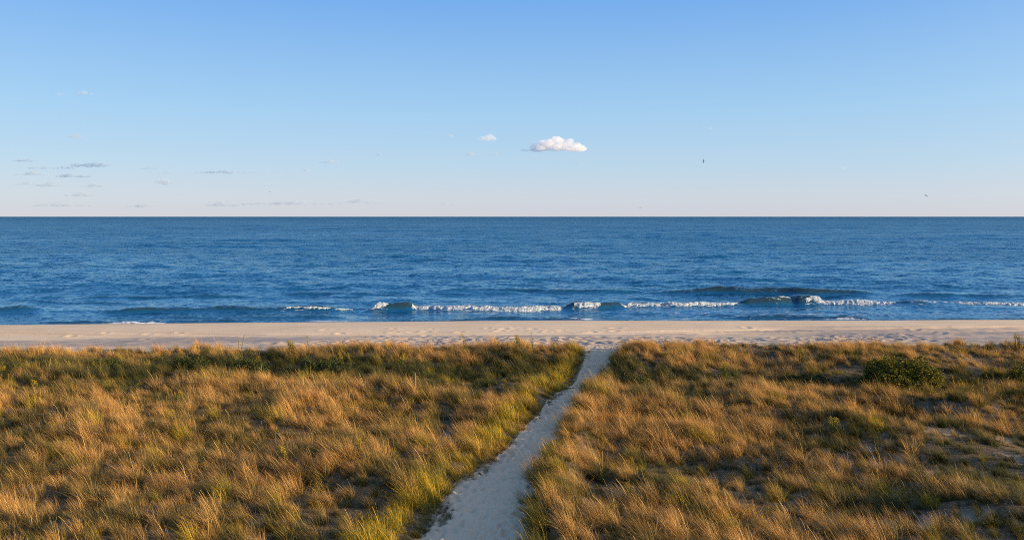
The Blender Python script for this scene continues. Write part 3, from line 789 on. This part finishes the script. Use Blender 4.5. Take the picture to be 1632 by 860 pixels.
# ------------------------------------------------------------ clouds
def cloud_mat(name, dens, col=(1, 1, 1)):
    m = bpy.data.materials.new(name); m.use_nodes = True; nt = m.node_tree; nt.nodes.clear()
    v = N(nt, 'ShaderNodeVolumePrincipled'); v.inputs['Color'].default_value = (*col, 1); v.inputs['Density'].default_value = dens
    v.inputs['Anisotropy'].default_value = .1
    o = N(nt, 'ShaderNodeOutputMaterial'); nt.links.new(v.outputs[0], o.inputs['Volume']); return m
M_cl = cloud_mat('cloud_thick', .019, (.972, .980, 1)); M_cm = cloud_mat('cloud_medium', .045, (.60, .76, .90)); M_ct = cloud_mat('cloud_thin', .025, (.66, .78, .88)); M_cp = cloud_mat('cloud_small_white', .014)
CD = 4000.0
def ico(sub):
    import bmesh
    bm = bmesh.new(); bmesh.ops.create_icosphere(bm, subdivisions=sub, radius=1)
    V_ = np.array([v.co[:] for v in bm.verts]); F_ = np.array([[v.index for v in f.verts] for f in bm.faces]); bm.free(); return V_, F_
ICO = ico(4)
def cloud(col, row, w, h, material, label, group, spheres=None, seed=0, dist=CD, flat=.5, rough=.10):
    """a heap of billows fused into one closed skin that holds the cloud's vapour"""
    rg = np.random.default_rng(seed)
    x_, y_, z_ = px(col, row, d=dist); half = w * .5 / 1269.3 * dist; hh = h * .5 / 1269.3 * dist
    if spheres is None:
        asp = h / w; spheres = []
        nsp = int(20 + w / 7)
        for k in range(nsp):
            u = rg.uniform(-.92, .92) if k >= 12 else -.95 + 1.9 * k / 11
            if k < 12: spheres.append(((u, 0, 0), asp * .24 + .03)); continue
            rad = asp * rg.uniform(.25, 1.0) * (1 - .45 * abs(u)); spheres.append(((u, rg.uniform(-.5, .5) * asp, rg.uniform(-.2, .9) * asp * (1 - abs(u))), rad))
    VV, FF = [], []
    for q, (c, rad) in enumerate(spheres):
        n_ = 1 + rough * 2.2 * fbm(ICO[0][:, 0] * 2.2 + q * 7, ICO[0][:, 2] * 2.2 + ICO[0][:, 1] * 1.7 + seed, seed + q, 3)
        v = ICO[0] * (rad * n_)[:, None] * np.array([1.25 if len(spheres) < 30 else 1, 1, 1]) + np.array(c); VV.append(v); FF.append(ICO[1] + q * len(ICO[0]))
    p_ = np.concatenate(VV); F_ = np.concatenate(FF)
    lowz = p_[:, 2] < 0; p_[lowz, 2] *= flat
    for a_, tgt in ((0, half), (2, hh)):
        lo, hi = p_[:, a_].min(), p_[:, a_].max(); sc_ = 2 * tgt / (hi - lo)
        if a_ == 0: p_[:, 1] *= sc_
        p_[:, a_] = (p_[:, a_] - (lo + hi) / 2) * sc_
    o = mesh_obj('cloud', p_, F_, material, smooth=True)
    md = o.modifiers.new('fuse', 'REMESH'); md.mode = 'VOXEL'; md.voxel_size = max(1.4, half / 70); md.use_smooth_shade = True
    o.location = (x_, y_, z_); tag(o, label, 'cloud', group); return o
big = [((-.86, 0, -.10), .10), ((-.76, 0, -.12), .08), ((-.66, 0, -.11), .09)]
_b = random.Random(3)
for _k in range(60):
    _u = -.58 + 1.5 * _k / 59
    _top = np.interp(_u, [-.6, -.3, 0, .1, .45, .6, .8, .95], [.12, .28, .36, .38, .36, .26, .18, .06])
    _z = _b.uniform(-.12, _top); _y = _b.uniform(-.28, .2)
    big.append(((_u, _y, _z), _b.uniform(.085, .17) * (1 if _u < .85 else .7)))
for _k in range(14): big.append(((-.55 + 1.4 * _k / 13, 0, .02), .16))
CG = 'small clouds low over the sea'
cloud(883, 229.5, 106, 25.5, M_cl, 'largest cloud, a white puffy cumulus with a blue shaded left half', CG, big, 5, flat=.5, rough=.18)
cloud(777, 219, 30, 13, M_cp, 'small pinkish white puff left of the largest cloud', CG, None, 12)
CL = [  # col,row,w,h,thickness,label
    (40, 255, 36, 8, 'm', 'grey-blue wisp at the upper left of the left cloud group'),
    (82, 266, 66, 8, 'm', 'long grey-blue streak under the upper left wisp'),
    (145, 262, 60, 12, 'm', 'pink tipped cloud at the right end of the left streaks'),
    (55, 275, 60, 8, 't', 'faint flat streak low on the left, below the long grey-blue one'),
    (118, 279, 52, 9, 'm', 'double humped grey-blue streak below the pink tipped cloud'),
    (40, 292, 30, 7, 't', 'very faint shred at the far left near the horizon'),
    (78, 293, 40, 9, 't', 'pale shred right of the far left one'),
    (148, 294, 42, 8, 't', 'pale flat shred below the double humped streak'),
    (128, 309, 46, 8, 't', 'pale flat streak lowest of the left group'),
    (237, 267, 24, 6, 'm', 'small isolated grey dash right of the left group'),
    (268, 275, 16, 5, 't', 'tiny wisp above the small pale puff'),
    (261, 289, 26, 11, 't', 'small pale puff under the isolated grey dash'),
    (360, 273, 84, 9, 'm', 'long flat blue-grey cloud with a pale right end'),
    (442, 273, 50, 4, 't', 'thin faint line right of the long flat cloud'),
    (488, 271, 12, 6, 't', 'tiny faint wisp at the end of the thin line'),
    (427, 294, 18, 4, 't', 'tiny grey dash below the thin faint line'),
    (524, 257, 36, 7, 't', 'faint double wisp left of the small dark streak'),
    (606, 246, 32, 4, 'm', 'small dark flat streak left of centre'),
    (134, 148, 26, 8, 't', 'faint grey wisp high at the left'),
    (94, 150, 16, 4, 't', 'faintest dash beside the high left wisp'),
    (121, 216, 22, 9, 't', 'small faint puff between the high wisp and the left group'),
    (751, 245, 26, 6, 't', 'faint streak below the small pinkish puff'),
    (788, 245, 18, 6, 't', 'faint blot under the small pinkish puff'),
    (718, 216, 14, 5, 't', 'faintest blot left of the small pinkish puff'),
    (926, 260, 26, 4, 'm', 'thin grey dash below the largest cloud'),
    (1130, 204, 26, 4, 't', 'very faint streak high right of the largest cloud'),
    (1343, 268, 12, 4, 't', 'tiny pale speck of cloud at the right'),
    (1036, 278, 24, 3, 't', 'faint line right of the grey dash'),
    (355, 324, 48, 10, 't', 'pale puffs on the horizon at the left'),
    (465, 323, 140, 9, 't', 'long pale bank of cloud on the horizon left of centre'),
    (580, 320, 60, 8, 't', 'pale pink ended bank at the right of the long horizon bank'),
    (712, 324, 24, 5, 't', 'small pale dash on the horizon near the centre'),
    (228, 327, 50, 8, 't', 'faint puffs on the horizon at the far left'),
    (95, 325, 90, 8, 't', 'faint bank on the horizon at the left edge'),
    (830, 316, 36, 4, 't', 'faint thin line low near the centre'),
    (930, 316, 30, 4, 't', 'faint thin line low right of the centre'),
]
for k, (c_, r_, w_, h_, t_, lb) in enumerate(CL):
    cloud(c_, r_, w_ * 1.15, h_ * (1.0 if t_ == 'm' else 1.2), M_cm if t_ == 'm' else M_ct, lb, CG, None, 40 + k, flat=.6, rough=.25)
